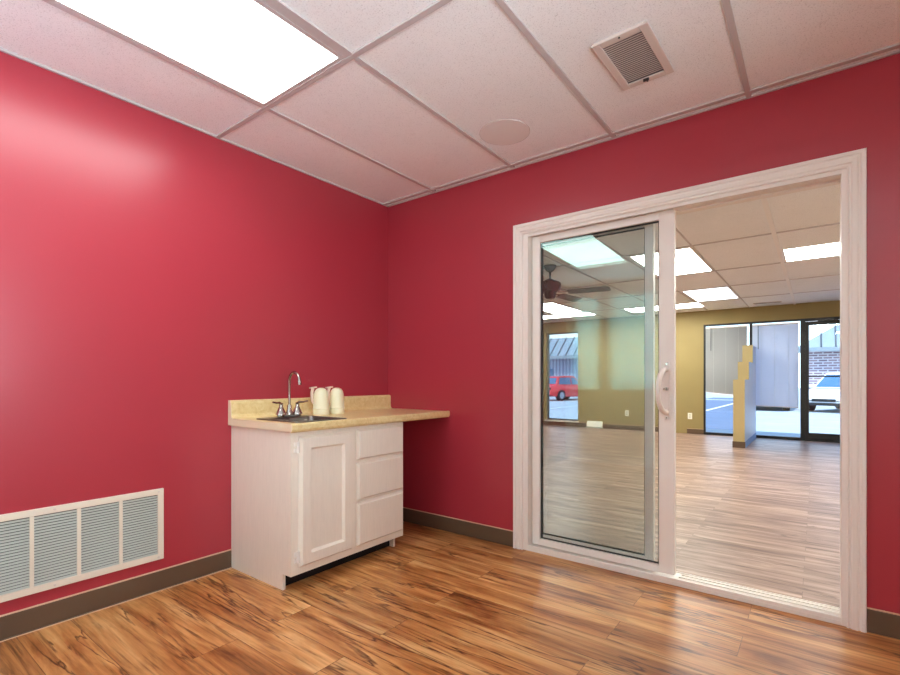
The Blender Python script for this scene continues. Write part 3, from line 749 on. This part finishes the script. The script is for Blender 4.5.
def building(name, x0, x1, y, wallmat, label, ze=2.72, zt=4.25, hip=False):
    b = empty(name, ((x0+x1)/2, y, -.17), label=label, cat='building')
    MB().box(x0+.4, x1-.4, y+.5, y+9, -.17, ze).build('wall', M[wallmat], b)
    dy = 1.6; hx = 2.0 if hip else 0
    m = MB(); m.prism([(0, ze-.02), (0, ze+.12), (dy, zt), (dy+1.2, zt), (dy+1.2, ze-.02)], lambda p, k: ((x0 if k == 0 else x1)+(hx*max(0, (p[1]-ze-.12)/(zt-ze-.12)) if k == 0 else 0), y+p[0], p[1]))
    r = m.build('roof', M['metalroof'], b)
    xx = x0+.5
    while xx < x1:
        f = min(1, (xx-x0)/hx) if hx else 1
        a = Vector((xx, y, ze+.13)); c = a.lerp(Vector((xx, y+dy, zt+.01)), f)
        MB().tube([a, c], .05, 4).build('roof_seam', M['seam'], r); xx += .62
    MB().box(x0, x1, y-.03, y, ze-.1, ze+.03).build('gutter', M['metalroof'], b)
    return b
b = building('storefront_building', 1.75, 18, 30, 'brick', 'brick building with metal mansard roof, seen through the storefront door', hip=True)
MB().box(8.0, 9.0, 30.46, 30.5, -.17, 1.95).build('door', M['greyframe'], b)
b = building('storefront_building', -24, -5, 30, 'siding', 'grey building with pale metal roof, behind the red car')
MB().box(-13.5, -12.9, 30.46, 30.5, .9, 1.9).build('window', M['carglass'], b)

def car(loc, rz, mat, label, L=4.2, Wd=1.75, Ht=1.48, suv=False):
    t = empty('car', loc, label=label, cat='car'); t.rotation_euler = (0, 0, rz)
    hw = Wd/2; hl = L/2
    def put(m, name, mt, par=t, **k):
        o = m.build(name, mt, None, **k); o.parent = par; return o
    # lower body: sections along the length (x forward)
    belt = Ht*.62
    sec = [(-hl, .38, belt*.9, .80), (-hl+.12, .28, belt*.98, .92), (-hl*.5, .24, belt*1.02, 1), (0, .24, belt*1.0, 1), (hl*.45, .24, belt*.97, 1), (hl*.8, .26, belt*.86, .96), (hl-.08, .30, belt*.72, .88), (hl, .36, belt*.58, .78)]
    m = MB(); R = []
    for x, z0, z1, wf in sec:
        wv = hw*wf; R.append([m.bm.verts.new(p) for p in ((x, -wv*.94, z0), (x, -wv, z0+.12), (x, -wv, z1*.75), (x, -wv*.9, z1), (x, wv*.9, z1), (x, wv, z1*.75), (x, wv, z0+.12), (x, wv*.94, z0))])
    for A, B in zip(R, R[1:]):
        for k in range(8): m.bm.faces.new((A[k], A[(k+1) % 8], B[(k+1) % 8], B[k]))
    m.bm.faces.new(R[0]); m.bm.faces.new(R[-1][::-1]); body = put(m, 'body', M[mat], smooth=True)
    rear = -hl+.15 if suv else -hl*.78
    cab = [(rear, belt, .86), (rear+.25, Ht-.06, .72), (rear+.7, Ht, .72), (hl*.05, Ht, .72), (hl*.18, Ht-.04, .72), (hl*.52, belt*.97, .86)]
    m = MB(); A = [m.bm.verts.new((x, -hw*wf, z)) for x, z, wf in cab]; B = [m.bm.verts.new((x, hw*wf, z)) for x, z, wf in cab]
    n = len(cab)
    m.bm.faces.new(A); m.bm.faces.new(B[::-1])
    for i in range(n): m.bm.faces.new((A[i], B[i], B[(i+1) % n], A[(i+1) % n]))
    put(m, 'cabin', M[mat], smooth=True)
    for s in (-1, 1):
        m = MB(); gp = [(rear+.2, belt+.06, .855), (rear+.38, Ht-.12, .745), (-.12, Ht-.10, .745), (-.12, belt+.05, .855)]
        gq = [(-.04, belt+.05, .855), (-.04, Ht-.10, .745), (hl*.16, Ht-.12, .745), (hl*.42, belt+.04, .855)]
        for q in (gp, gq):
            m.bm.faces.new([m.bm.verts.new((x, s*(hw*wf+.012), z)) for x, z, wf in q])
        put(m, 'side_window', M['carglass'])
        m = MB(); m.box(hl*.36, hl*.42, s*hw*.86, s*(hw+.14), belt-.01, belt+.12); put(m, 'mirror', M[mat], bevel=.02)
        m = MB(); m.box(hl-.16, hl-.015, s*hw*.48, s*hw*.80, belt*.52, belt*.66); put(m, 'headlight', M['lamp'], bevel=.02)
    m = MB(); m.bm.faces.new([m.bm.verts.new(p) for p in ((hl*.50+.01, -hw*.78, belt+.02), (hl*.50+.01, hw*.78, belt+.02), (hl*.20+.02, hw*.66, Ht-.08), (hl*.20+.02, -hw*.66, Ht-.08))]); put(m, 'windshield', M['carglass'])
    m = MB(); m.bm.faces.new([m.bm.verts.new(p) for p in ((rear+.02, -hw*.74, belt+.08), (rear+.02, hw*.74, belt+.08), (rear+.20, hw*.66, Ht-.12), (rear+.20, -hw*.66, Ht-.12))]); put(m, 'rear_window', M['carglass'])
    for sg in (-1, 1):
        m = MB(); m.box(-hl-.02, -hl+.10, sg*hw*.55, sg*hw*.76, belt*.72, belt*.86); put(m, 'tail_light', M['tyre'])
    m = MB(); m.box(hl-.03, hl+.02, -hw*.42, hw*.42, .42, belt*.55); put(m, 'grille', M['tyre'])
    m = MB(); m.box(hl-.05, hl+.03, -hw*.72, hw*.72, .27, .38); put(m, 'bumper', M['tyre'])
    for x in (-hl*.6, hl*.62):
        for s in (-1, 1):
            m = MB(); m.cyl((x, s*(hw-.10), .33), .33, .22, 'Y', 28); wo = put(m, 'wheel', M['tyre'])
            m = MB(); m.cyl((x, s*(hw+.008), .33), .21, .03, 'Y', 16); put(m, 'rim', M['rim'], wo)
    return t
car((-9.95, 25.6, -.17), math.radians(74), 'carred', 'red compact car parked outside, seen through the left glass panel', 3.7, 1.65, 1.5)
car((3.75, 22.6, -.17), math.radians(-112), 'carwhite', 'white car parked outside, behind the storefront door', 4.6, 1.85, 1.55, True)
car((.9, 22.6, -.17), math.radians(-90), 'cardark', 'dark car parked outside, mostly behind the sky-tinted blind', 4.4, 1.8, 1.45)
